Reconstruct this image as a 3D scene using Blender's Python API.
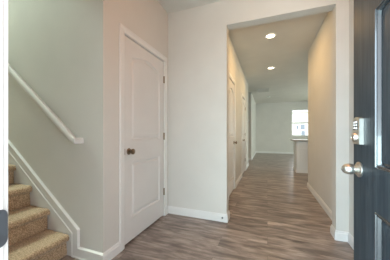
import bpy, bmesh, math, random
from mathutils import Vector, noise
from mathutils.geometry import tessellate_polygon

for _o in list(bpy.data.objects):
    bpy.data.objects.remove(_o)
SC = bpy.context.scene
COL = SC.collection

# ------------------------------------------------------------------ camera
cam_d = bpy.data.cameras.new('camera')
cam_d.sensor_width = 36.0
cam_d.lens = 194.53 * 36.0 / 390.0
cam_d.shift_y = 3.18 / 390.0
cam_d.clip_start = 0.02
cam = bpy.data.objects.new('camera', cam_d)
cam.location = (0, 0, 1.0948)
cam.rotation_euler = (math.pi / 2, 0, 0.3562)
COL.objects.link(cam)
SC.camera = cam

# ------------------------------------------------------------------ world, lights, exposure
SC.view_settings.view_transform = 'Standard'
SC.view_settings.look = 'None'
SC.view_settings.gamma = 1.0
SC.view_settings.use_curve_mapping = False
SC.view_settings.exposure = 0.0

W = bpy.data.worlds.new('sky')
SC.world = W
W.use_nodes = True
_bg = W.node_tree.nodes['Background']
_bg.inputs['Color'].default_value = (0.90, 0.955, 1.0, 1)
_bg.inputs['Strength'].default_value = 4.7


def area(name, loc, rot, sx, sy, color, power, spread=180):
    d = bpy.data.lights.new(name, 'AREA')
    d.shape = 'RECTANGLE'; d.size = sx; d.size_y = sy
    d.color = color; d.energy = power; d.spread = math.radians(spread)
    o = bpy.data.objects.new(name, d)
    o.location = loc; o.rotation_euler = rot
    COL.objects.link(o)
    return o


def point(name, loc, r, color, power):
    d = bpy.data.lights.new(name, 'POINT')
    d.shadow_soft_size = r; d.color = color; d.energy = power
    o = bpy.data.objects.new(name, d)
    o.location = loc
    COL.objects.link(o)
    return o


# open sky in front of the house, coming in through the front doorway
area('porch_daylight_left', (-1.7, -1.6, 1.9), (math.radians(72), 0, math.radians(-28)), 2.4, 1.8, (0.57, 0.80, 1.0), 150)
area('porch_daylight_low', (-0.5, -1.6, 0.6), (math.radians(95), 0, math.radians(-8)), 2.4, 0.9, (0.66, 0.95, 1.0), 130)
# fill light outside an added, unseen kitchen window (beside the one in view)
area('kitchen_fill', (3.8, 11.75, 1.35), (math.radians(-90), 0, 0), 1.9, 2.0, (0.84, 0.93, 1.0), 25)
# fill light outside an added, unseen garden door in the right-hand kitchen wall
area('garden_side_fill', (5.4, 8.6, 1.3), (0, math.radians(90), 0), 2.0, 2.1, (0.84, 0.98, 0.82), 168)
# added fill light high in the stairwell; no window is built there
area('stairwell_fill', (-4.6, 0.75, 5.2), (0, math.radians(-25), 0), 1.2, 0.7, (0.81, 1.0, 0.89), 188)
# warm ceiling lamp of the entry
point('entry_lamp', (0.25, 1.1, 2.45), 0.12, (1.0, 0.33, 0.01), 13.5)
SUN = bpy.data.lights.new('sun', 'SUN')
SUN.energy = 1.2; SUN.angle = 0.02; SUN.color = (1, 0.95, 0.88)
_s = bpy.data.objects.new('sun', SUN)
_s.rotation_euler = (math.radians(15), 0, math.radians(12)); COL.objects.link(_s)

# ------------------------------------------------------------------ materials
def mat(name, color, rough=0.6, metal=0.0, spec=0.5, coat=0.0):
    m = bpy.data.materials.new(name); m.use_nodes = True
    b = m.node_tree.nodes['Principled BSDF']
    b.inputs['Base Color'].default_value = (*color, 1)
    b.inputs['Roughness'].default_value = rough
    b.inputs['Metallic'].default_value = metal
    b.inputs['Specular IOR Level'].default_value = spec
    b.inputs['Coat Weight'].default_value = coat
    return m, m.node_tree, b


def N(nt, typ, **kw):
    n = nt.nodes.new(typ)
    for k, v in kw.items():
        if k in n.inputs.keys():
            n.inputs[k].default_value = v
        else:
            setattr(n, k, v)
    return n


def world_co(nt, scale=(1, 1, 1)):
    g = N(nt, 'ShaderNodeNewGeometry')
    mp = N(nt, 'ShaderNodeMapping')
    mp.inputs['Scale'].default_value = scale
    nt.links.new(g.outputs['Position'], mp.inputs['Vector'])
    return mp.outputs['Vector']


def add_bump(nt, b, vec, scale, strength, dist=0.002, detail=3):
    n = N(nt, 'ShaderNodeTexNoise'); n.inputs['Scale'].default_value = scale; n.inputs['Detail'].default_value = detail
    nt.links.new(vec, n.inputs['Vector'])
    bp = N(nt, 'ShaderNodeBump'); bp.inputs['Strength'].default_value = strength; bp.inputs['Distance'].default_value = dist
    nt.links.new(n.outputs['Fac'], bp.inputs['Height'])
    nt.links.new(bp.outputs['Normal'], b.inputs['Normal'])
    return n


def noise_color(nt, b, vec, scale, c0, c1, lo=0.35, hi=0.65, detail=3):
    n = N(nt, 'ShaderNodeTexNoise'); n.inputs['Scale'].default_value = scale; n.inputs['Detail'].default_value = detail
    nt.links.new(vec, n.inputs['Vector'])
    r = N(nt, 'ShaderNodeValToRGB')
    r.color_ramp.elements[0].position = lo; r.color_ramp.elements[0].color = (*c0, 1)
    r.color_ramp.elements[1].position = hi; r.color_ramp.elements[1].color = (*c1, 1)
    nt.links.new(n.outputs['Fac'], r.inputs['Fac'])
    nt.links.new(r.outputs['Color'], b.inputs['Base Color'])
    return r


M = {}


def paint(name, c, rough, bump=0.1):
    m, nt, b = mat(name, c, rough)
    v = world_co(nt)
    noise_color(nt, b, v, 2.5, tuple(x * 0.975 for x in c), tuple(min(1, x * 1.02) for x in c))
    add_bump(nt, b, v, 320, bump, 0.0006)
    M[name] = m


paint('wall_paint', (0.66, 0.645, 0.610), 0.75)
paint('ceiling_paint', (0.66, 0.64, 0.60), 0.9, 0.25)
paint('trim_white', (0.77, 0.77, 0.76), 0.38, 0.03)
paint('door_white', (0.71, 0.70, 0.685), 0.42, 0.05)
paint('cabinet_white', (0.74, 0.75, 0.75), 0.4, 0.03)
paint('stone_grey', (0.42, 0.42, 0.42), 0.25, 0.05)
paint('house_white', (0.80, 0.80, 0.78), 0.8, 0.05)
paint('shingle_grey', (0.35, 0.34, 0.34), 0.9, 0.4)
paint('concrete', (0.50, 0.49, 0.47), 0.9, 0.4)
paint('lawn', (0.22, 0.28, 0.12), 1.0, 0.6)
paint('rubber_white', (0.72, 0.72, 0.70), 0.6, 0.02)
paint('plastic_white', (0.82, 0.82, 0.80), 0.4, 0.02)
paint('vent_grey', (0.66, 0.65, 0.62), 0.5, 0.02)
paint('house_window', (0.16, 0.19, 0.24), 0.2, 0.0)

# wood-look plank floor, boards running along X
m, nt, b = mat('plank_floor', (0.2, 0.16, 0.12), 0.42)
v = world_co(nt)
br = N(nt, 'ShaderNodeTexBrick'); br.offset = 0.37; br.offset_frequency = 2; br.squash = 1.0
br.inputs['Scale'].default_value = 1.0
br.inputs['Brick Width'].default_value = 1.22; br.inputs['Row Height'].default_value = 0.185
br.inputs['Mortar Size'].default_value = 0.0012; br.inputs['Mortar Smooth'].default_value = 0.3
br.inputs['Color1'].default_value = (0, 0, 0, 1); br.inputs['Color2'].default_value = (1, 1, 1, 1)
br.inputs['Mortar'].default_value = (0.35, 0.35, 0.35, 1)
nt.links.new(v, br.inputs['Vector'])
# per-board offset of the grain
mul = N(nt, 'ShaderNodeVectorMath', operation='SCALE'); mul.inputs['Scale'].default_value = 7.0
nt.links.new(br.outputs['Color'], mul.inputs[0])
ad = N(nt, 'ShaderNodeVectorMath', operation='ADD')
nt.links.new(v, ad.inputs[0]); nt.links.new(mul.outputs[0], ad.inputs[1])
mp = N(nt, 'ShaderNodeMapping'); mp.inputs['Scale'].default_value = (1.7, 8.5, 1.0)
nt.links.new(ad.outputs[0], mp.inputs['Vector'])
g1 = N(nt, 'ShaderNodeTexNoise'); g1.inputs['Scale'].default_value = 1.6; g1.inputs['Detail'].default_value = 7
g1.inputs['Roughness'].default_value = 0.62; g1.inputs['Distortion'].default_value = 0.45
nt.links.new(mp.outputs[0], g1.inputs['Vector'])
rp = N(nt, 'ShaderNodeValToRGB')
e = rp.color_ramp.elements
e[0].position = 0.27; e[0].color = (0.098, 0.081, 0.074, 1)
e[1].position = 0.74; e[1].color = (0.553, 0.476, 0.438, 1)
k = e.new(0.45); k.color = (0.225, 0.186, 0.168, 1)
k = e.new(0.57); k.color = (0.365, 0.307, 0.278, 1)
nt.links.new(g1.outputs['Fac'], rp.inputs['Fac'])
tone = N(nt, 'ShaderNodeMapRange'); tone.inputs['To Min'].default_value = 0.90; tone.inputs['To Max'].default_value = 1.16
nt.links.new(br.outputs['Color'], tone.inputs['Value'])
hs = N(nt, 'ShaderNodeHueSaturation'); hs.inputs['Saturation'].default_value = 1.0
nt.links.new(rp.outputs['Color'], hs.inputs['Color']); nt.links.new(tone.outputs[0], hs.inputs['Value'])
mp2 = N(nt, 'ShaderNodeMapping'); mp2.inputs['Scale'].default_value = (2.0, 6.0, 1.0)
nt.links.new(ad.outputs[0], mp2.inputs['Vector'])
g2 = N(nt, 'ShaderNodeTexNoise'); g2.inputs['Scale'].default_value = 0.9; g2.inputs['Detail'].default_value = 4; g2.inputs['Distortion'].default_value = 1.4
nt.links.new(mp2.outputs[0], g2.inputs['Vector'])
r2 = N(nt, 'ShaderNodeValToRGB'); q2 = r2.color_ramp.elements
q2[0].position = 0.32; q2[0].color = (0.68, 0.65, 0.64, 1); q2[1].position = 0.56; q2[1].color = (1.08, 1.06, 1.03, 1)
nt.links.new(g2.outputs['Fac'], r2.inputs['Fac'])
mm = N(nt, 'ShaderNodeMix', data_type='RGBA', blend_type='MULTIPLY'); mm.inputs['Factor'].default_value = 1.0
nt.links.new(hs.outputs['Color'], mm.inputs['A']); nt.links.new(r2.outputs['Color'], mm.inputs['B'])
mx = N(nt, 'ShaderNodeMix', data_type='RGBA')
nt.links.new(br.outputs['Fac'], mx.inputs['Factor'])
nt.links.new(mm.outputs['Result'], mx.inputs['A']); mx.inputs['B'].default_value = (0.13, 0.11, 0.095, 1)
nt.links.new(mx.outputs['Result'], b.inputs['Base Color'])
rr = N(nt, 'ShaderNodeMapRange'); rr.inputs['To Min'].default_value = 0.25; rr.inputs['To Max'].default_value = 0.38
nt.links.new(g1.outputs['Fac'], rr.inputs['Value']); nt.links.new(rr.outputs[0], b.inputs['Roughness'])
bp = N(nt, 'ShaderNodeBump'); bp.inputs['Strength'].default_value = 0.12; bp.inputs['Distance'].default_value = 0.0006
nt.links.new(g1.outputs['Fac'], bp.inputs['Height']); nt.links.new(bp.outputs[0], b.inputs['Normal'])
M['plank_floor'] = m

# tan speckled carpet
m, nt, b = mat('carpet', (0.3, 0.2, 0.1), 1.0, spec=0.1)
v = world_co(nt)
r = noise_color(nt, b, v, 110, (0.33, 0.225, 0.140), (0.72, 0.55, 0.38), 0.34, 0.66, 4)
k = r.color_ramp.elements.new(0.5); k.color = (0.53, 0.385, 0.245, 1)
add_bump(nt, b, v, 150, 1.0, 0.006, 4)
b.inputs['Sheen Weight'].default_value = 0.3
M['carpet'] = m

# black wood-grain front door
m, nt, b = mat('black_gloss', (0.03, 0.035, 0.04), 0.22, coat=0.6)
v = world_co(nt); add_bump(nt, b, v, 90, 0.08, 0.0005); M['black_gloss'] = m
m, nt, b = mat('black_door', (0.03, 0.033, 0.036), 0.5, spec=0.3)
v = world_co(nt, (60, 60, 3))
noise_color(nt, b, v, 1.2, (0.012, 0.022, 0.032), (0.042, 0.056, 0.068), 0.3, 0.75, 5)
add_bump(nt, b, v, 1.6, 0.35, 0.001, 5)
M['black_door'] = m

m, nt, b = mat('satin_nickel', (0.62, 0.60, 0.56), 0.38, 1.0)
v = world_co(nt); add_bump(nt, b, v, 400, 0.05, 0.0003); M['satin_nickel'] = m
m, nt, b = mat('aged_bronze', (0.26, 0.20, 0.14), 0.30, 1.0)
v = world_co(nt); add_bump(nt, b, v, 300, 0.05, 0.0003); M['aged_bronze'] = m
m, nt, b = mat('dark_rubber', (0.03, 0.03, 0.03), 0.6)
v = world_co(nt); add_bump(nt, b, v, 200, 0.1, 0.0005); M['dark_rubber'] = m
m, nt, b = mat('strike_metal', (0.17, 0.18, 0.20), 0.42, 0.8)
v = world_co(nt); add_bump(nt, b, v, 200, 0.15, 0.0005); M['strike_metal'] = m

m = bpy.data.materials.new('window_glass'); m.use_nodes = True; nt = m.node_tree
nt.nodes.clear()
out = N(nt, 'ShaderNodeOutputMaterial'); tr = N(nt, 'ShaderNodeBsdfTransparent'); gl = N(nt, 'ShaderNodeBsdfGlossy')
gl.inputs['Roughness'].default_value = 0.03; mxs = N(nt, 'ShaderNodeMixShader'); fr = N(nt, 'ShaderNodeFresnel')
fr.inputs['IOR'].default_value = 1.35
nt.links.new(fr.outputs[0], mxs.inputs[0]); nt.links.new(tr.outputs[0], mxs.inputs[1]); nt.links.new(gl.outputs[0], mxs.inputs[2])
nt.links.new(mxs.outputs[0], out.inputs['Surface']); M['window_glass'] = m

m, nt, b = mat('lamp_lens', (1, 0.95, 0.85), 0.4)
b.inputs['Emission Color'].default_value = (1.0, 0.84, 0.60, 1); b.inputs['Emission Strength'].default_value = 6.5
M['lamp_lens'] = m


# ------------------------------------------------------------------ mesh helpers
class MB:
    def __init__(self):
        self.bm = bmesh.new()

    def box(self, x0, x1, y0, y1, z0, z1):
        vs = [self.bm.verts.new(p) for p in ((x0, y0, z0), (x1, y0, z0), (x1, y1, z0), (x0, y1, z0),
                                            (x0, y0, z1), (x1, y0, z1), (x1, y1, z1), (x0, y1, z1))]
        for f in ((3, 2, 1, 0), (4, 5, 6, 7), (0, 1, 5, 4), (1, 2, 6, 5), (2, 3, 7, 6), (3, 0, 4, 7)):
            self.bm.faces.new([vs[i] for i in f])
        return self

    def loft(self, rings, closed=True, caps=True):
        rs = [[self.bm.verts.new(p) for p in r] for r in rings]
        n = len(rs[0])
        for a, b2 in zip(rs, rs[1:]):
            for i in range(n if closed else n - 1):
                j = (i + 1) % n
                self.bm.faces.new((a[i], a[j], b2[j], b2[i]))
        if caps and closed:
            self.bm.faces.new(rs[0][::-1]); self.bm.faces.new(rs[-1])
        return rs

    def lathe(self, prof, origin, axis, seg=24):
        """prof: list of (distance along axis, radius)."""
        a = Vector(axis).normalized()
        t = Vector((0, 0, 1)) if abs(a.z) < 0.9 else Vector((1, 0, 0))
        u = a.cross(t).normalized(); w = a.cross(u)
        o = Vector(origin)
        rings = []
        for d, r in prof:
            r = max(r, 1e-4)
            rings.append([o + a * d + (u * math.cos(q) + w * math.sin(q)) * r
                          for q in [2 * math.pi * i / seg for i in range(seg)]])
        self.loft(rings)
        return self

    def prism_y(self, poly, y0, y1):
        self.loft([[(x, y0, z) for x, z in poly], [(x, y1, z) for x, z in poly]])
        return self

    def build(self, name, material, parent=None, smooth=False, bevel=0.0, loc=None):
        bmesh.ops.recalc_face_normals(self.bm, faces=self.bm.faces)
        me = bpy.data.meshes.new(name)
        self.bm.to_mesh(me); self.bm.free()
        me.materials.append(M[material])
        if smooth:
            me.polygons.foreach_set('use_smooth', [True] * len(me.polygons))
            try:
                me.set_sharp_from_angle(angle=math.radians(40))
            except Exception:
                pass
        o = bpy.data.objects.new(name, me)
        COL.objects.link(o)
        if loc: o.location = loc
        if parent: o.parent = parent
        if bevel:
            md = o.modifiers.new('bevel', 'BEVEL'); md.width = bevel; md.segments = 2; md.limit_method = 'ANGLE'
            md.angle_limit = math.radians(40)
        return o


def struct(o, label=None):
    o['kind'] = 'structure'
    if label: o['label'] = label
    return o


def thing(o, label, cat, group=None):
    o['label'] = label; o['category'] = cat
    if group: o['group'] = group
    return o


def empty(name, loc, rz=0.0):
    o = bpy.data.objects.new(name, None); o.location = loc; o.rotation_euler = (0, 0, rz)
    o.empty_display_size = 0.05
    COL.objects.link(o)
    return o


CL = 2.74
XL, YB, YS = -1.28, 2.38, 1.25            # closet wall, back wall, stair wall planes
XO1, XO2, HD = -0.470, 0.662, 2.427       # hall opening
XHL, XHR, YF = -0.606, 0.772, 11.40
YW0, YW1 = 0.10, 0.246                    # front wall
JX0, JX1 = -0.54, 0.505                   # front doorway
DH = 2.045

# ------------------------------------------------------------------ structure
b = MB()
b.box(-2.6, 5.1, YW0, 11.55, -0.12, 0)
b.box(-6.5, -2.6, YW0, 1.37, -0.12, 0)
struct(b.build('floor', 'plank_floor'), 'grey-brown wood plank floor running through entry and hall')

b = MB()
b.box(-2.0, 5.1, YW0, 11.55, CL, CL + 0.15)
b.box(-2.6, -2.0, 1.25, 11.55, CL, CL + 0.15)
struct(b.build('ceiling', 'ceiling_paint'), 'flat painted ceiling over entry and hall')
b = MB(); b.box(-6.5, -1.9, YW0, 1.37, 5.40, 5.5)
struct(b.build('ceiling_stairwell', 'ceiling_paint'), 'ceiling high above the stairs')

b = MB()
b.box(-6.5, JX0 - 0.02, YW0, YW1, 0, CL)
b.box(JX1 + 0.02, 0.90, YW0, YW1, 0, CL)
b.box(JX0 - 0.02, JX1 + 0.02, YW0, YW1, DH + 0.03, CL)
b.box(-6.5, -1.9, YW0, YW1, CL, 5.4)
struct(b.build('wall_front', 'wall_paint'), 'entry wall around the front doorway')

b = MB()
b.box(-6.5, XL, YS, YS + 0.12, 0, CL)
b.box(-6.5, -1.9, YS, YS + 0.12, CL, 5.4)
struct(b.build('wall_stair', 'wall_paint'), 'grey-green painted wall beside the stairs')
b = MB(); b.box(-2.0, -1.9, YW1, YS, CL + 0.15, 5.4); b.box(-6.6, -6.5, YW0, YS + 0.12, 0, 5.4)
struct(b.build('wall_stairwell', 'wall_paint'), 'end walls of the stairwell')

CY0, CY1 = 1.503, 2.268                   # closet door rough opening
b = MB()
b.box(XL - 0.12, XL, YS + 0.12, CY0 - 0.012, 0, CL)
b.box(XL - 0.12, XL, CY1 + 0.012, YB, 0, CL)
b.box(XL - 0.12, XL, CY0 - 0.012, CY1 + 0.012, 2.055, CL)
b.box(-2.6, -2.5, YS + 0.12, 11.55, 0, CL)
struct(b.build('wall_left', 'wall_paint'), 'beige painted wall holding the white arched-panel door')

b = MB()
b.box(-2.5, XO1, YB, YB + 0.13, 0, CL)
b.box(XO1, XO2, YB, YB + 0.13, HD, CL)
b.box(XO2, XHR, YB, YB + 0.13, 0, CL)
struct(b.build('wall_back', 'wall_paint'), 'cream wall with the wide cased opening into the hall')

b = MB()
b.box(XHR, XHR + 0.12, YW1, 4.50, 0, CL)
struct(b.build('wall_right', 'wall_paint'), 'long plain wall on the right of the hall')
b = MB(); b.box(XHR + 0.12, 5.1, 4.38, 4.50, 0, CL); b.box(5.0, 5.1, 4.50, 7.6, 0, CL); b.box(5.0, 5.1, 9.6, 11.4, 0, CL); b.box(5.0, 5.1, 7.6, 9.6, 2.1, CL)
struct(b.build('wall_kitchen', 'wall_paint'), 'walls of the kitchen beyond the hall')

H1a, H1b = 3.24, 3.84                     # hall door leaves
H2a, H2b = 5.05, 5.80
b = MB()
segs = [(YB + 0.13, H1a - 0.012), (H1b + 0.012, H2a - 0.012), (H2b + 0.012, 6.815), (8.145, YF)]
for y0, y1 in segs:
    b.box(XHL - 0.12, XHL, y0, y1, 0, CL)
for y0, y1 in ((H1a, H1b), (H2a, H2b)):
    b.box(XHL - 0.12, XHL, y0 - 0.012, y1 + 0.012, 2.055, CL)
b.box(-2.5, XHL - 0.12, 6.70, 6.815, 0, CL)
b.box(-2.5, XHL - 0.12, 8.145, 8.26, 0, CL)
struct(b.build('wall_hall', 'wall_paint'), 'left wall of the hall with two doors and a side passage')

WX0, WX1, WZ0, WZ1 = 1.193, 2.107, 0.946, 2.345
b = MB()
b.box(-2.5, WX0, YF, YF + 0.15, 0, CL)
b.box(WX0, WX1, YF, YF + 0.15, 0, WZ0)
b.box(WX0, WX1, YF, YF + 0.15, WZ1, CL)
b.box(WX1, 2.85, YF, YF + 0.15, 0, CL)
b.box(2.85, 4.75, YF, YF + 0.15, 0, 0.30)
b.box(2.85, 4.75, YF, YF + 0.15, 2.345, CL)
b.box(4.75, 5.1, YF, YF + 0.15, 0, CL)
struct(b.build('wall_far', 'wall_paint'), 'far grey wall with the bright window')


# baseboards: profile swept along straight runs -------------------------------
BH, BT = 0.098, 0.015
PROF = [(0, 0), (BT, 0), (BT, BH * 0.74), (BT * 0.62, BH * 0.84), (BT * 0.62, BH * 0.93), (BT * 0.3, BH), (0, BH)]


def base_run(b, p, q, nrm, t0=0.0, t1=0.0):
    """p,q floor points on the wall face; nrm points into the room; t0/t1 = mitre (+ longer, - shorter) at outer face."""
    p = Vector((*p, 0)); q = Vector((*q, 0)); n = Vector((*nrm, 0)); d = (q - p).normalized()
    r0 = [p + n * t + Vector((0, 0, z)) - d * (t * t0) for t, z in PROF]
    r1 = [q + n * t + Vector((0, 0, z)) + d * (t * t1) for t, z in PROF]
    b.loft([r0, r1])


def base(name, runs, label):
    b = MB()
    for r in runs: base_run(b, *r)
    return struct(b.build(name, 'trim_white'), label)


CW = 0.062
base('baseboard_left', [((XL, YS), (XL, CY0 - CW - 0.004), (1, 0), 1, 0),
                        ((XL, CY1 + CW + 0.004), (XL, YB), (1, 0), 0, -1)], 'white baseboard either side of the arched-panel door')
base('baseboard_back', [((XL, YB), (XO1, YB), (0, -1), -1, 1),
                        ((XO1, YB), (XO1, YB + 0.13), (1, 0), 1, 1),
                        ((XO2, YB + 0.13), (XO2, YB), (-1, 0), 1, 1),
                        ((XO2, YB), (XHR, YB), (0, -1), 1, -1)], 'white baseboard wrapping into the hall opening')
base('baseboard_right', [((XHR, YW1), (XHR, YB), (-1, 0), 0, -1),
                         ((XHR, YB + 0.13), (XHR, 4.50), (-1, 0), 0, 1),
                         ((XHR, 4.50), (XHR + 0.12, 4.50), (0, 1), 1, 0)], 'white baseboard along the right hall wall')
base('baseboard_hall', [((XHL, YB + 0.13), (XHL, H1a - CW - .004), (1, 0), 0, 0),
                        ((XHL, H1b + CW + .004), (XHL, H2a - CW - .004), (1, 0), 0, 0),
                        ((XHL, H2b + CW + .004), (XHL, 6.815), (1, 0), 0, 1),
                        ((XHL - 1.7, 8.145), (XHL, 8.145), (0, -1), 0, 1),
                        ((XHL, 8.145), (XHL, YF), (1, 0), 1, -1)], 'white baseboard along the left hall wall')
base('baseboard_far', [((XHL, YF), (5.0, YF), (0, -1), -1, 0)], 'white baseboard under the far wall')

# moulding that follows the floor and then climbs the stair wall
b = MB()
SL = 0.192 / 0.257
Xend = -5.1


def strip_pts(t):  # t 0 inner .. 1 outer
    L = lambda a, c: a + (c - a) * t
    return [(XL, L(0, BH)), (L(-1.629, -1.544), L(0, BH)), (L(-1.629, -1.544), L(0.205, 0.253)),
            (Xend, L(0.205 + SL * (-1.629 - Xend), 0.253 + SL * (-1.544 - Xend)))]


prof = [(0, 0), (0, BT + .004), (0.07, BT + .004), (0.13, BT - 0.002), (0.74, BT - 0.002), (0.80, BT + 0.006), (0.93, BT + 0.006), (1, 0.004), (1, 0)]
st = [strip_pts(t) for t, _ in prof]
rings = []
for k in range(4):
    rings.append([(st[i][k][0] + (prof[i][1] if k == 0 else 0), YS - prof[i][1], st[i][k][1]) for i in range(len(prof))])
b.loft(rings)
struct(b.build('baseboard_stair', 'trim_white'), 'white stepped moulding climbing the wall above the carpeted steps')


# door casings ---------------------------------------------------------------
def casing_x(name, x, sgn, y0, y1, ztop, label, w=CW, th=0.016, jd=0.11):
    """casing on a wall face at x (normal sgn*X) round an opening y0..y1, with the jamb lining behind."""
    b = MB()
    prof = [(0, 0), (0, th * 0.55), (0.25, th * 0.7), (0.45, th * 0.7), (0.6, th), (0.92, th), (1, th * 0.8), (1, 0)]
    g = 0.004
    rings = []
    P3 = [((y0 - g, 0), (-1, 0)), ((y0 - g, ztop + g), (-1, 1)), ((y1 + g, ztop + g), (1, 1)), ((y1 + g, 0), (1, 0))]
    for (py, pz), (dy, dz) in P3:
        rings.append([(x + sgn * h, py + dy * w * t, pz + dz * w * t) for t, h in prof])
    b.loft(rings)
    b.box(min(x, x - sgn * jd), max(x, x - sgn * jd), y0 - 0.012, y0, 0, ztop)
    b.box(min(x, x - sgn * jd), max(x, x - sgn * jd), y1, y1 + 0.012, 0, ztop)
    b.box(min(x, x - sgn * jd), max(x, x - sgn * jd), y0 - 0.012, y1 + 0.012, ztop, ztop + 0.010)
    return struct(b.build(name, 'trim_white'), label)


casing_x('trim_1', XL, 1, CY0, CY1, 2.044, 'white casing round the arched-panel door')
casing_x('trim_2', XHL, 1, H1a, H1b, 2.044, 'white casing round the nearer hall door')
casing_x('trim_3', XHL, 1, H2a, H2b, 2.044, 'white casing round the farther hall door')

# front door frame
b = MB()
for x0, x1 in ((JX0 - 0.02, JX0), (JX1, JX1 + 0.02)):
    b.box(x0, x1, YW0 - 0.01, YW1 + 0.006, 0, DH + 0.02)
b.box(JX0, JX1, YW0 - 0.01, YW1 + 0.006, DH + 0.005, DH + 0.028)
b.box(JX0, JX0 + 0.012, YW0, YW0 + 0.09, 0.02, DH)
b.box(JX1 - 0.012, JX1, YW0, YW0 + 0.09, 0.02, DH)
fr_o = struct(b.build('trim_4', 'trim_white', bevel=0.002), 'white jambs of the front doorway')
b = MB()
b.box(JX0 - 0.085, JX0 - 0.006, YW1, YW1 + 0.0188, 0, DH + 0.1)
b.box(JX1 + 0.006, JX1 + 0.085, YW1, YW1 + 0.0188, 0, DH + 0.1)
b.box(JX0 - 0.006, JX1 + 0.006, YW1, YW1 + 0.0188, DH + 0.022, DH + 0.1)
struct(b.build('trim_5', 'trim_white', bevel=0.003), 'white inner casing of the front doorway')
b = MB(); b.box(JX0, JX1, YW0 - 0.06, YW1, 0.0, 0.02)
struct(b.build('trim_6', 'strike_metal', bevel=0.004), 'metal threshold of the front doorway')

# strike plate let into the left jamb
b = MB()
pts = []
z0, z1, ya, yb_ = 0.848, 0.930, 0.19, 0.2605
r = 0.016
poly = [(ya, z0), (yb_ - r, z0)]
for i in range(1, 7):
    q = -math.pi / 2 + i * math.pi / 12
    poly.append((yb_ - r + r * math.cos(q), z0 + r + r * math.sin(q)))
for i in range(0, 7):
    q = i * math.pi / 12
    poly.append((yb_ - r + r * math.cos(q), z1 - r + r * math.sin(q)))
poly.append((ya, z1))
lip = lambda y: 0.0 if y < 0.246 else -(y - 0.246) ** 2 * 12
b.loft([[(JX0 + 0.0002 + lip(y), y, z) for y, z in poly], [(JX0 + 0.0022 + lip(y), y, z) for y, z in poly]])
sp = b.build('strike_plate', 'strike_metal', parent=fr_o, bevel=0.0006)
sp['label'] = 'grey metal strike plate with rounded lip'
b = MB(); b.box(JX0 + 0.001, JX0 + 0.003, 0.200, 0.232, 0.868, 0.910)
b.build('latch_hole', 'dark_rubber', parent=sp)


# panelled doors --------------------------------------------------------------
def inset(poly, d):
    n = len(poly); out = []
    for i in range(n):
        p0 = Vector(poly[i - 1]); p1 = Vector(poly[i]); p2 = Vector(poly[(i + 1) % n])
        a = (p1 - p0).normalized(); c = (p2 - p1).normalized()
        na = Vector((-a.y, a.x)); nc = Vector((-c.y, c.x))
        m_ = (na + nc)
        m_ = m_ / max(0.3, m_.dot(na)) if m_.length > 1e-6 else na
        out.append(tuple(p1 + m_ * d))
    return out


def door_leaf(name, w, h, t, panels, rings, material, z0=0.0, mould=None):
    """leaf in local coords: x = thickness (front face at +x = 0), y along width 0..w, z up. Panels CCW in (y,z)."""
    bm = bmesh.new()
    for front in (True, False):
        sx = 0.0 if front else -t
        sg = 1 if front else -1
        outer = [(0, z0), (w, z0), (w, h), (0, h)]
        loops = [[Vector((y, z, 0)) for y, z in outer]] + [[Vector((y, z, 0)) for y, z in p][::-1] for p in panels]
        flat = [v for l in loops for v in l]
        vs = [bm.verts.new((sx, v.x, v.y)) for v in flat]
        for tri in tessellate_polygon(loops):
            try: bm.faces.new([vs[i] for i in tri])
            except ValueError: pass
        if front: of = vs[:4]
        else: ob = vs[:4]
        for p in panels:
            prev = [bm.verts.new((sx, y, z)) for y, z in p]
            for d, hgt in rings:
                cur = [bm.verts.new((sx + sg * hgt, y, z)) for y, z in inset(p, d)]
                for i in range(len(p)):
                    j = (i + 1) % len(p)
                    f_ = bm.faces.new((prev[i], prev[j], cur[j], cur[i]))
                    if mould and d < 0.03: f_.material_index = 1
                prev = cur
            bm.faces.new(prev)
    for i in range(4):
        j = (i + 1) % 4
        bm.faces.new((of[i], of[j], ob[j], ob[i]))
    bmesh.ops.remove_doubles(bm, verts=bm.verts, dist=1e-5)
    bmesh.ops.recalc_face_normals(bm, faces=bm.faces)
    me = bpy.data.meshes.new(name); bm.to_mesh(me); bm.free()
    me.materials.append(M[material])
    if mould: me.materials.append(M[mould])
    o = bpy.data.objects.new(name, me); COL.objects.link(o)
    return o


def arch_panels(w):
    s = 0.106 if w > 0.7 else 0.095
    lo = [(s, 0.245), (w - s, 0.245), (w - s, 0.805), (s, 0.805)]
    zs, rise = 1.856, 0.055
    up = [(s, 1.025), (w - s, 1.025)]
    n = 16
    for i in range(n + 1):
        u = 1 - i / n
        y = s + (w - 2 * s) * u
        z = zs + rise * math.sin(math.pi * u)
        up.append((y, z))
    return [lo, up]


MOLD = [(0.003, -0.010), (0.013, -0.015), (0.023, -0.015), (0.044, -0.003)]


def knob(parent, o, axis, material='aged_bronze', s=1.0):
    b = MB()
    b.lathe([(0, 0.031 * s), (0.004, 0.033 * s), (0.008, 0.030 * s), (0.011, 0.020 * s)], o, axis, 28)
    rose = b.build('rose', material, parent, smooth=True)
    b = MB()
    b.lathe([(0.009, 0.013 * s), (0.026, 0.010 * s), (0.032, 0.014 * s), (0.040, 0.024 * s), (0.049, 0.028 * s),
             (0.057, 0.027 * s), (0.064, 0.019 * s), (0.067, 0.006 * s)], o, axis, 28)
    kb = b.build('door_knob', material, parent, smooth=True)
    return rose, kb


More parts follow.
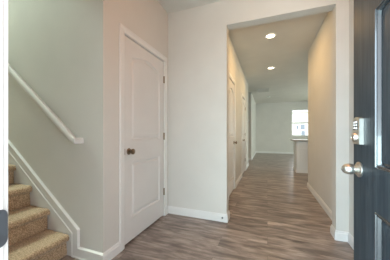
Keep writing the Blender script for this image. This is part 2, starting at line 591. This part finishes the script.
def interior_door(name, x, y0, y1, hinge_at, label):
    w = y1 - y0 - 0.007
    leaf = door_leaf(name, w, 2.031, 0.035, arch_panels(w), MOLD, 'door_white', z0=0.021)
    leaf.location = (x - 0.002, y0 + 0.0035, 0)
    struct(leaf, label)
    near = hinge_at == 'far'
    ky = 0.064 if near else w - 0.064
    kr = knob(leaf, (0, ky, 0.915), (1, 0, 0))
    b = MB(); b.box(-0.001, 0.0005, 0.0 if near else w - 0.012, 0.012 if near else w, 0.885, 0.945)
    b.box(-0.001, 0.0055, -0.0034 - 0.014 if near else w + 0.0034, -0.0034 if near else w + 0.0174, 0.885, 0.945)
    lp = b.build('latch_plate', 'aged_bronze', leaf)
    for z in (0.325, 1.055, 1.80):
        b = MB()
        hy = w + 0.0018 if near else -0.0018
        b.lathe([(0, 0.0068), (0.092, 0.0068)], (0.0055, hy, z - 0.046), (0, 0, 1), 12)
        b.box(-0.001, 0.0012, hy - 0.016, hy, z - 0.045, z + 0.045)
        b.build('hinge', 'aged_bronze', leaf, smooth=True)
    return leaf


interior_door('door_2', XL, CY0, CY1, 'far', 'closed white two-panel door with arched top panel beside the stairs')
interior_door('door_3', XHL, H1a, H1b, 'near', 'nearer white door on the left of the hall')
interior_door('door_4', XHL, H2a, H2b, 'far', 'farther white door on the left of the hall')

# front door, standing open at a right angle ----------------------------------
FW = 1.066
FX, FY0 = 0.452, 0.262
# local y runs from hinge (0) to free edge (FW); front (outdoor) face looks at -X, so the leaf is turned about z
st_ = 0.233
pan = [(st_, 0.225), (FW / 2 - 0.06, 0.225), (FW / 2 - 0.06, 0.745), (st_, 0.745)]


def rect(y0, y1, z0, z1):
    return [(y0, z0), (y1, z0), (y1, z1), (y0, z1)]


mid = 0.075
fp = []
for a, c in ((st_, FW / 2 - mid / 2), (FW / 2 + mid / 2, FW - st_)):
    fp += [rect(a, c, 0.225, 0.742), rect(a, c, 0.938, 1.650), rect(a, c, 1.775, 1.905)]
FR = [(0.003, 0.004), (0.006, 0.004), (0.008, -0.001), (0.015, -0.001), (0.019, -0.014), (0.028, -0.0145), (0.034, -0.010), (0.075, -0.004)]
fd = door_leaf('door_1', FW, DH - 0.01, 0.045, fp, FR, 'black_door', z0=0.022, mould='black_gloss')
fd.location = (FX, FY0 + FW, 0)
fd.rotation_euler = (0, 0, math.pi)       # front face now looks at -X; local y=0 is the free edge
struct(fd, 'black panelled front door standing open at the right')
# knob on the outdoor face
b = MB()
KY, KZ = 0.082, 0.906
b.lathe([(0, 0.038), (0.004, 0.040), (0.009, 0.039), (0.012, 0.033), (0.016, 0.030), (0.018, 0.021), (0.022, 0.016)], (0, KY, KZ), (1, 0, 0), 32)
rz_ = b.build('rose', 'satin_nickel', fd, smooth=True)
b = MB()
b.lathe([(0.014, 0.0125), (0.018, 0.014), (0.023, 0.0185), (0.030, 0.0245), (0.039, 0.0282), (0.049, 0.0290), (0.060, 0.0268), (0.070, 0.0215), (0.077, 0.0135), (0.081, 0.004)], (0, KY, KZ), (1, 0, 0), 32)
kk = b.build('door_knob', 'satin_nickel', fd, smooth=True)
kk['label'] = 'egg-shaped satin nickel knob'
# inner knob
b = MB()
b.lathe([(0, 0.036), (0.007, 0.036), (0.013, 0.029), (0.030, 0.011), (0.042, 0.0205), (0.059, 0.029), (0.076, 0.0215), (0.083, 0.004)], (-0.045, KY, KZ), (-1, 0, 0), 24)
b.build('door_knob', 'satin_nickel', fd, smooth=True)
# keypad deadbolt
lk = MB()
zc, hh, hw, dp = 1.108, 0.070, 0.039, 0.020
poly = [(KY - hw, zc - hh), (KY + hw, zc - hh)]
for i in range(9):
    u = 1 - i / 8
    poly.append((KY - hw + 2 * hw * u, zc + hh - 0.010 + 0.010 * math.sin(math.pi * u)))
lk.loft([[(0, y, z) for y, z in poly], [(dp * 0.9, y, z) for y, z in poly],
         [(dp, KY + (y - KY) * 0.94, zc + (z - zc) * 0.97) for y, z in poly]])
dead = lk.build('deadbolt', 'satin_nickel', fd, smooth=True)
dead['label'] = 'satin nickel keypad deadbolt above the knob'
b = MB(); b.box(dp - 0.001, dp + 0.0015, KY - 0.027, KY + 0.027, zc + 0.004, zc + 0.052)
kp = b.build('keypad', 'dark_rubber', dead, bevel=0.001)
for i in range(3):
    for j in range(2):
        if i == 2 and j == 1: pass
        b = MB()
        yc = KY - 0.013 + 0.026 * j; zz = zc + 0.043 - 0.015 * i
        b.box(dp + 0.0012, dp + 0.004, yc - 0.009, yc + 0.009, zz - 0.005, zz + 0.005)
        b.build('key_button', 'plastic_white', dead, bevel=0.001)
b = MB()
b.lathe([(dp - 0.004, 0.024), (dp + 0.011, 0.0225), (dp + 0.015, 0.019), (dp + 0.0155, 0.012), (dp + 0.014, 0.0115), (dp + 0.014, 0.002)],
        (0, KY, zc - 0.034), (1, 0, 0), 28)
b.build('lock_cylinder', 'satin_nickel', dead, smooth=True)
for z in (0.25, 1.02, 1.80):
    b = MB(); b.lathe([(0, 0.007), (0.1, 0.007)], (-0.048, FW + 0.002, z - 0.05), (0, 0, 1), 12)
    b.build('hinge', 'satin_nickel', fd, smooth=True)

# ------------------------------------------------------------------ staircase
RUN, RISE, NX = 0.257, 0.192, -1.647
stair = empty('staircase', (-1.68, 0.75, 0))
thing(stair, 'straight flight of steps covered in speckled tan carpet, rising left along the wall', 'staircase')
SY0, SY1 = YW1 + 0.012, YS - 0.017


def step(n):
    zt = RISE * n; xn = NX - RUN * (n - 1); xr = xn - 0.036; xb = xr - RUN
    r = 0.031
    # profile of the carpet skin: riser, rounded nose, tread
    prof = [(xr, RISE * (n - 1) - (0.002 if n > 1 else 0))]
    for i in range(1, 7):
        prof.append((xr + 0.002 * math.sin(i), RISE * (n - 1) + (RISE - 2 * r - 0.004) * i / 6))
    for i in range(9):
        q = -math.pi / 2 + i * math.pi / 8
        prof.append((xn - r + r * math.cos(q), zt - r + r * math.sin(q) + (0.001 if i < 4 else 0)))
    for i in range(1, 9):
        prof.append((xn - r - (xn - r - xb) * i / 8, zt))
    prof.append((xb, 0.0 if n > 1 else 0.0))
    prof.append((xr - 0.0, 0.0)) if n > 1 else None
    ny = 60 if n <= 5 else 8
    bm = bmesh.new()
    rings = []
    for k in range(ny + 1):
        y = SY0 + (SY1 - SY0) * k / ny
        ring = []
        for i, (x, z) in enumerate(prof):
            d = 0
            if n <= 5 and i < len(prof) - 2:
                p = Vector((x * 22, y * 22, z * 22))
                d = noise.noise(p) * 0.0045 + noise.noise(p * 0.35) * 0.004
            fx = 1 if i <= 11 else 0.3
            fz = 0.3 if i <= 8 else 1
            ring.append((x + d * fx, y, max(z + d * fz, 0)))
        rings.append([bm.verts.new(p) for p in ring])
    for a, c in zip(rings, rings[1:]):
        for i in range(len(prof)):
            j = (i + 1) % len(prof)
            bm.faces.new((a[i], a[j], c[j], c[i]))
    bm.faces.new(rings[0][::-1]); bm.faces.new(rings[-1])
    bmesh.ops.recalc_face_normals(bm, faces=bm.faces)
    bmesh.ops.translate(bm, verts=bm.verts, vec=(1.68, -0.75, 0))
    me = bpy.data.meshes.new('carpeted_step'); bm.to_mesh(me); bm.free()
    me.materials.append(M['carpet'])
    me.polygons.foreach_set('use_smooth', [True] * len(me.polygons))
    o = bpy.data.objects.new('carpeted_step', me); COL.objects.link(o); o.parent = stair


for n in range(1, 15):
    step(n)
b = MB()
xa = -1.63
poly = [(xa, 0), (xa, 0.207), (Xend, 0.207 + SL * (xa - Xend)), (Xend, 0)]
b.prism_y([(x + 1.68, z) for x, z in poly], YS - 0.012 - 0.75, YS - 0.0005 - 0.75)
sk = b.build('skirt_board', 'trim_white', stair); sk['label'] = 'white painted board between steps and wall'
b = MB(); b.box(-6.5, -5.29, YW1, YS, 2.49, 2.69)
struct(b.build('floor_landing', 'carpet'), 'carpeted landing at the top of the stairs')

# handrail: wall-hung, mitred back to the wall at its lower end
hr = MB()
RY = 1.182
RS = 0.785
hw, hh = 0.021, 0.025


def rail_ring(p, side, up, w=hw, h=hh):
    p = Vector(p); side = Vector(side).normalized(); up = Vector(up).normalized()
    pts = []
    for u, v in ((-1, -.75), (-.75, -1), (.75, -1), (1, -.75), (1, .55), (.6, 1), (-.6, 1), (-1, .55)):
        pts.append(p + side * (w * u) + up * (h * v))
    return pts


dirr = Vector((-1, 0, RS)).normalized()
upr = Vector((RS, 0, 1)).normalized()
rings = []
X0r, Z0r = -1.520, 1.030
mit = Vector((1, 1, 0)).normalized()
rings.append(rail_ring((X0r, YS, Z0r), (1, 0, 0), (0, 0, 1)))
rings.append([Vector(q) for q in rail_ring((X0r, RY, Z0r), (1.35, -1.35, 0), (0, 0, 1), w=hw * 1.35)])
rings.append(rail_ring(Vector((X0r, RY, Z0r)) + dirr * 0.035, (0, -1, 0), upr))
rings.append(rail_ring(Vector((X0r, RY, Z0r)) + dirr * 4.35, (0, -1, 0), upr))
hr.loft(rings)
ho = hr.build('handrail', 'trim_white', smooth=True)
thing(ho, 'white wall-mounted wooden handrail sloping down along the stair wall', 'handrail')
for t in (1.9, 3.6):
    p = Vector((X0r, RY, Z0r)) + dirr * t
    b = MB()
    b.lathe([(0, 0.03), (0.006, 0.03), (0.008, 0.008), (YS - RY, 0.007)], (p.x, YS - 0.0005, p.z - 0.07), (0, -1, 0), 16)
    b.lathe([(0, 0.007), (0.05, 0.007)], (p.x, RY, p.z - 0.077), (0, 0, 1), 12)
    b.build('bracket', 'aged_bronze', ho, smooth=True)

# ------------------------------------------------------------------ small things in the entry and hall
b = MB()
ds = (-0.520, YB - BT, 0.052)
b.lathe([(0, 0.011), (0.004, 0.011), (0.006, 0.005), (0.055, 0.0045)], ds, (0.10, -1, 0.05), 14)
for k in range(9):
    d = 0.010 + k * 0.005
    b.lathe([(d, 0.0066), (d + 0.0025, 0.0066)], ds, (0.10, -1, 0.05), 12)
dso = b.build('door_stop', 'strike_metal', smooth=True)
thing(dso, 'small spring door stop sticking out of the baseboard left of the hall opening', 'door stop')
b = MB(); b.lathe([(0.053, 0.0085), (0.068, 0.008)], ds, (0.10, -1, 0.05), 14)
b.build('rubber_tip', 'rubber_white', dso, smooth=True)


def downlight(x, y, label):
    o = empty('recessed_light', (x, y, CL))
    thing(o, label, 'ceiling light', 'recessed lights in the hall ceiling')
    b = MB()
    b.lathe([(0.0, 0.098), (0.004, 0.096), (0.006, 0.080), (0.003, 0.068), (0.0, 0.068)], (0, 0, 0), (0, 0, -1), 36)
    b.build('trim_ring', 'plastic_white', o, smooth=True)
    b = MB(); b.lathe([(0.0005, 0.067), (0.0032, 0.067)], (0, 0, 0), (0, 0, -1), 36)
    b.build('lens', 'lamp_lens', o)
    d = bpy.data.lights.new('downlight_glow', 'AREA')
    d.shape = 'DISK'; d.size = 0.14; d.color = (1.0, 0.62, 0.26); d.energy = 12
    l = bpy.data.objects.new('downlight_glow', d); l.location = (0, 0, -0.006); l.parent = o
    COL.objects.link(l)
    return o


downlight(0.05, 3.53, 'round recessed light in the hall ceiling, nearer and larger of the two')
downlight(0.085, 5.27, 'round recessed light in the hall ceiling, farther and smaller of the two')

v_ = empty('air_vent', (-0.16, 7.9, CL))
thing(v_, 'rectangular louvred air return grille in the ceiling at the end of the hall', 'air vent')
b = MB()
for x0, x1, y0, y1 in ((-.23, .23, -.32, -.295), (-.23, .23, .295, .32), (-.23, -.205, -.295, .295), (.205, .23, -.295, .295)):
    b.box(x0, x1, y0, y1, -0.012, 0)
b.build('vent_frame', 'vent_grey', v_)
b = MB()
for i in range(20):
    y = -.285 + i * 0.030
    b.loft([[(-.205, y, -.001), (-.205, y + .002, -.001), (-.205, y + .018, -.010), (-.205, y + .016, -.010)],
            [(.205, y, -.001), (.205, y + .002, -.001), (.205, y + .018, -.010), (.205, y + .016, -.010)]])
b.build('louvre_panel', 'vent_grey', v_)
b = MB()
b.lathe([(0, 0.07), (0.012, 0.07), (0.03, 0.058), (0.036, 0.03), (0.037, 0.005)], (0.05, 9.33, CL), (0, 0, -1), 28)
sd = b.build('smoke_detector', 'plastic_white', smooth=True)
thing(sd, 'small round white smoke detector on the ceiling beyond the air grille', 'smoke detector')
b = MB(); b.box(XHL + 0.0002, XHL + 0.022, 6.52, 6.62, 1.46, 1.56)
to = b.build('thermostat', 'plastic_white', bevel=0.005)
thing(to, 'small white thermostat on the hall wall before the side passage', 'thermostat')
b = MB(); b.box(XHL + 0.0215, XHL + 0.0235, 6.545, 6.595, 1.505, 1.54)
b.build('display', 'vent_grey', to)

# ------------------------------------------------------------------ far window
win = MB()
fo = 0.045
y0, y1 = YF + 0.05, YF + 0.12
win.box(WX0, WX0 + fo, y0, y1, WZ0, WZ1); win.box(WX1 - fo, WX1, y0, y1, WZ0, WZ1)
win.box(WX0 + fo, WX1 - fo, y0, y1, WZ0, WZ0 + fo); win.box(WX0 + fo, WX1 - fo, y0, y1, WZ1 - fo, WZ1)
wo = struct(win.build('window_1', 'trim_white', bevel=0.003), 'bright double-hung window in the far wall')
zm = 1.63
b = MB(); b.box(WX0 + fo, WX1 - fo, y0 + 0.005, y1 - 0.01, zm - 0.042, zm + 0.042)
b.build('meeting_rail', 'trim_white', wo, bevel=0.003)
b = MB(); b.box(WX0 + fo, WX1 - fo, YF + 0.085, YF + 0.089, WZ0 + fo, zm - 0.025)
b.box(WX0 + fo, WX1 - fo, YF + 0.085, YF + 0.089, zm + 0.025, WZ1 - fo)
b.build('glass_pane', 'window_glass', wo)
b = MB(); b.box(WX0 - 0.03, WX1 + 0.03, YF - 0.03, YF + 0.05, WZ0 - 0.02, WZ0)
b.build('window_sill', 'trim_white', wo, bevel=0.003)
b = MB()
for a, c in ((2.85, 2.90), (3.775, 3.825), (4.70, 4.75)):
    b.box(a, c, y0, y1, 0.30, 2.345)
for a, c in ((2.90, 3.775), (3.825, 4.70)):
    b.box(a, c, y0, y1, 0.30, 0.35); b.box(a, c, y0, y1, 2.295, 2.345)
w2 = struct(b.build('window_2_added', 'trim_white'), 'added unseen large kitchen window letting in daylight, further right in the far wall')  # unseen window, added to bring more daylight into the kitchen
b = MB(); b.box(2.90, 3.775, YF + .085, YF + .089, .35, 2.295); b.box(3.825, 4.70, YF + .085, YF + .089, .35, 2.295)
b.build('glass_pane', 'window_glass', w2)

b = MB()
for a, c in ((7.6, 7.67), (8.56, 8.64), (9.53, 9.6)):
    b.box(5.02, 5.08, a, c, 0, 2.1)
for a, c in ((7.67, 8.56), (8.64, 9.53)):
    b.box(5.02, 5.08, a, c, 0, 0.08); b.box(5.02, 5.08, a, c, 2.03, 2.1)
d5 = struct(b.build('door_5_added', 'trim_white'), 'added unseen glazed garden door letting daylight into the kitchen')  # unseen door, added so side light reaches the far and left walls
b = MB(); b.box(5.045, 5.05, 7.67, 8.56, .08, 2.03); b.box(5.045, 5.05, 8.64, 9.53, .08, 2.03)
b.build('glass_pane', 'window_glass', d5)

# ------------------------------------------------------------------ kitchen cabinet at the end of the hall
IX, IY = 0.756, 6.03
isl = empty('kitchen_cabinet', (IX, IY, 0))
thing(isl, 'white base cabinet standing at the end of the hall under a grey worktop', 'cabinet')
b = MB(); b.box(0, 1.5, 0.02, 0.60, 0.0, 0.872)
b.build('body', 'cabinet_white', isl, bevel=0.002)
b = MB()
b.box(-0.012, 1.5, 0.006, 0.02, 0, 0.09); b.box(-0.012, 0.0, 0.02, 0.60, 0, 0.09)
b.build('base_trim', 'trim_white', isl, bevel=0.002)
b = MB(); b.box(0, 0.045, 0.008, 0.02, 0.09, 0.872)
b.build('corner_post', 'cabinet_white', isl, bevel=0.002)
for k in range(3):
    x0 = 0.06 + k * 0.48
    b = MB(); b.box(x0, x0 + 0.465, 0.002, 0.0199, 0.70, 0.858); b.build('drawer', 'cabinet_white', isl, bevel=0.003)
    b = MB()
    for a, c, e_, f_ in ((0, .465, 0, .065), (0, .465, .515, .58), (0, .065, .065, .515), (.40, .465, .065, .515)):
        b.box(x0 + a, x0 + c, 0.002, 0.0199, 0.105 + e_, 0.105 + f_)
    b.box(x0 + .065, x0 + .40, 0.010, 0.0199, 0.17, 0.62)
    b.build('cabinet_door', 'cabinet_white', isl, bevel=0.002)
b = MB(); b.box(IX - 0.085, IX + 1.54, IY - 0.035, IY + 0.64, 0.8725, 0.912)
thing(b.build('worktop', 'stone_grey', bevel=0.004), 'grey stone worktop overhanging the white base cabinet', 'worktop')

# ------------------------------------------------------------------ outdoors
b = MB(); b.box(-60, 60, 11.56, 120, -0.35, -0.15)
struct(b.build('ground_back', 'lawn'), 'lawn behind the house')
b = MB(); b.box(-8, 8, -12, YW0 - 0.005, -0.25, -0.03)
struct(b.build('ground_front', 'concrete'), 'concrete porch and drive in front of the house')
hs_ = empty('neighbour_house', (8.0, 46, -0.15))
thing(hs_, 'pale neighbouring house seen through the far window', 'house')
b = MB(); b.box(-9, 9, 0, 9, 0, 5.6); b.build('house_walls', 'house_white', hs_)
b = MB()
b.loft([[(-9.5, -.5, 5.6), (-9.5, 9.5, 5.6), (-9.5, 4.5, 8.2)], [(9.5, -.5, 5.6), (9.5, 9.5, 5.6), (9.5, 4.5, 8.2)]])
b.build('house_roof', 'shingle_grey', hs_)
for x, z, w_, h_ in ((-2.05, 2.1, .45, .8), (-1.1, 2.0, .85, 1.1), (-1.0, .75, .7, 1.0), (2.6, .9, 1.0, 1.4), (6.0, .9, 1.0, 1.4)):
    for k in (0,):
        b = MB(); b.box(x - w_ / 2, x + w_ / 2, -0.05, 0.02, z, z + h_)
        b.build('house_window', 'house_window', hs_)
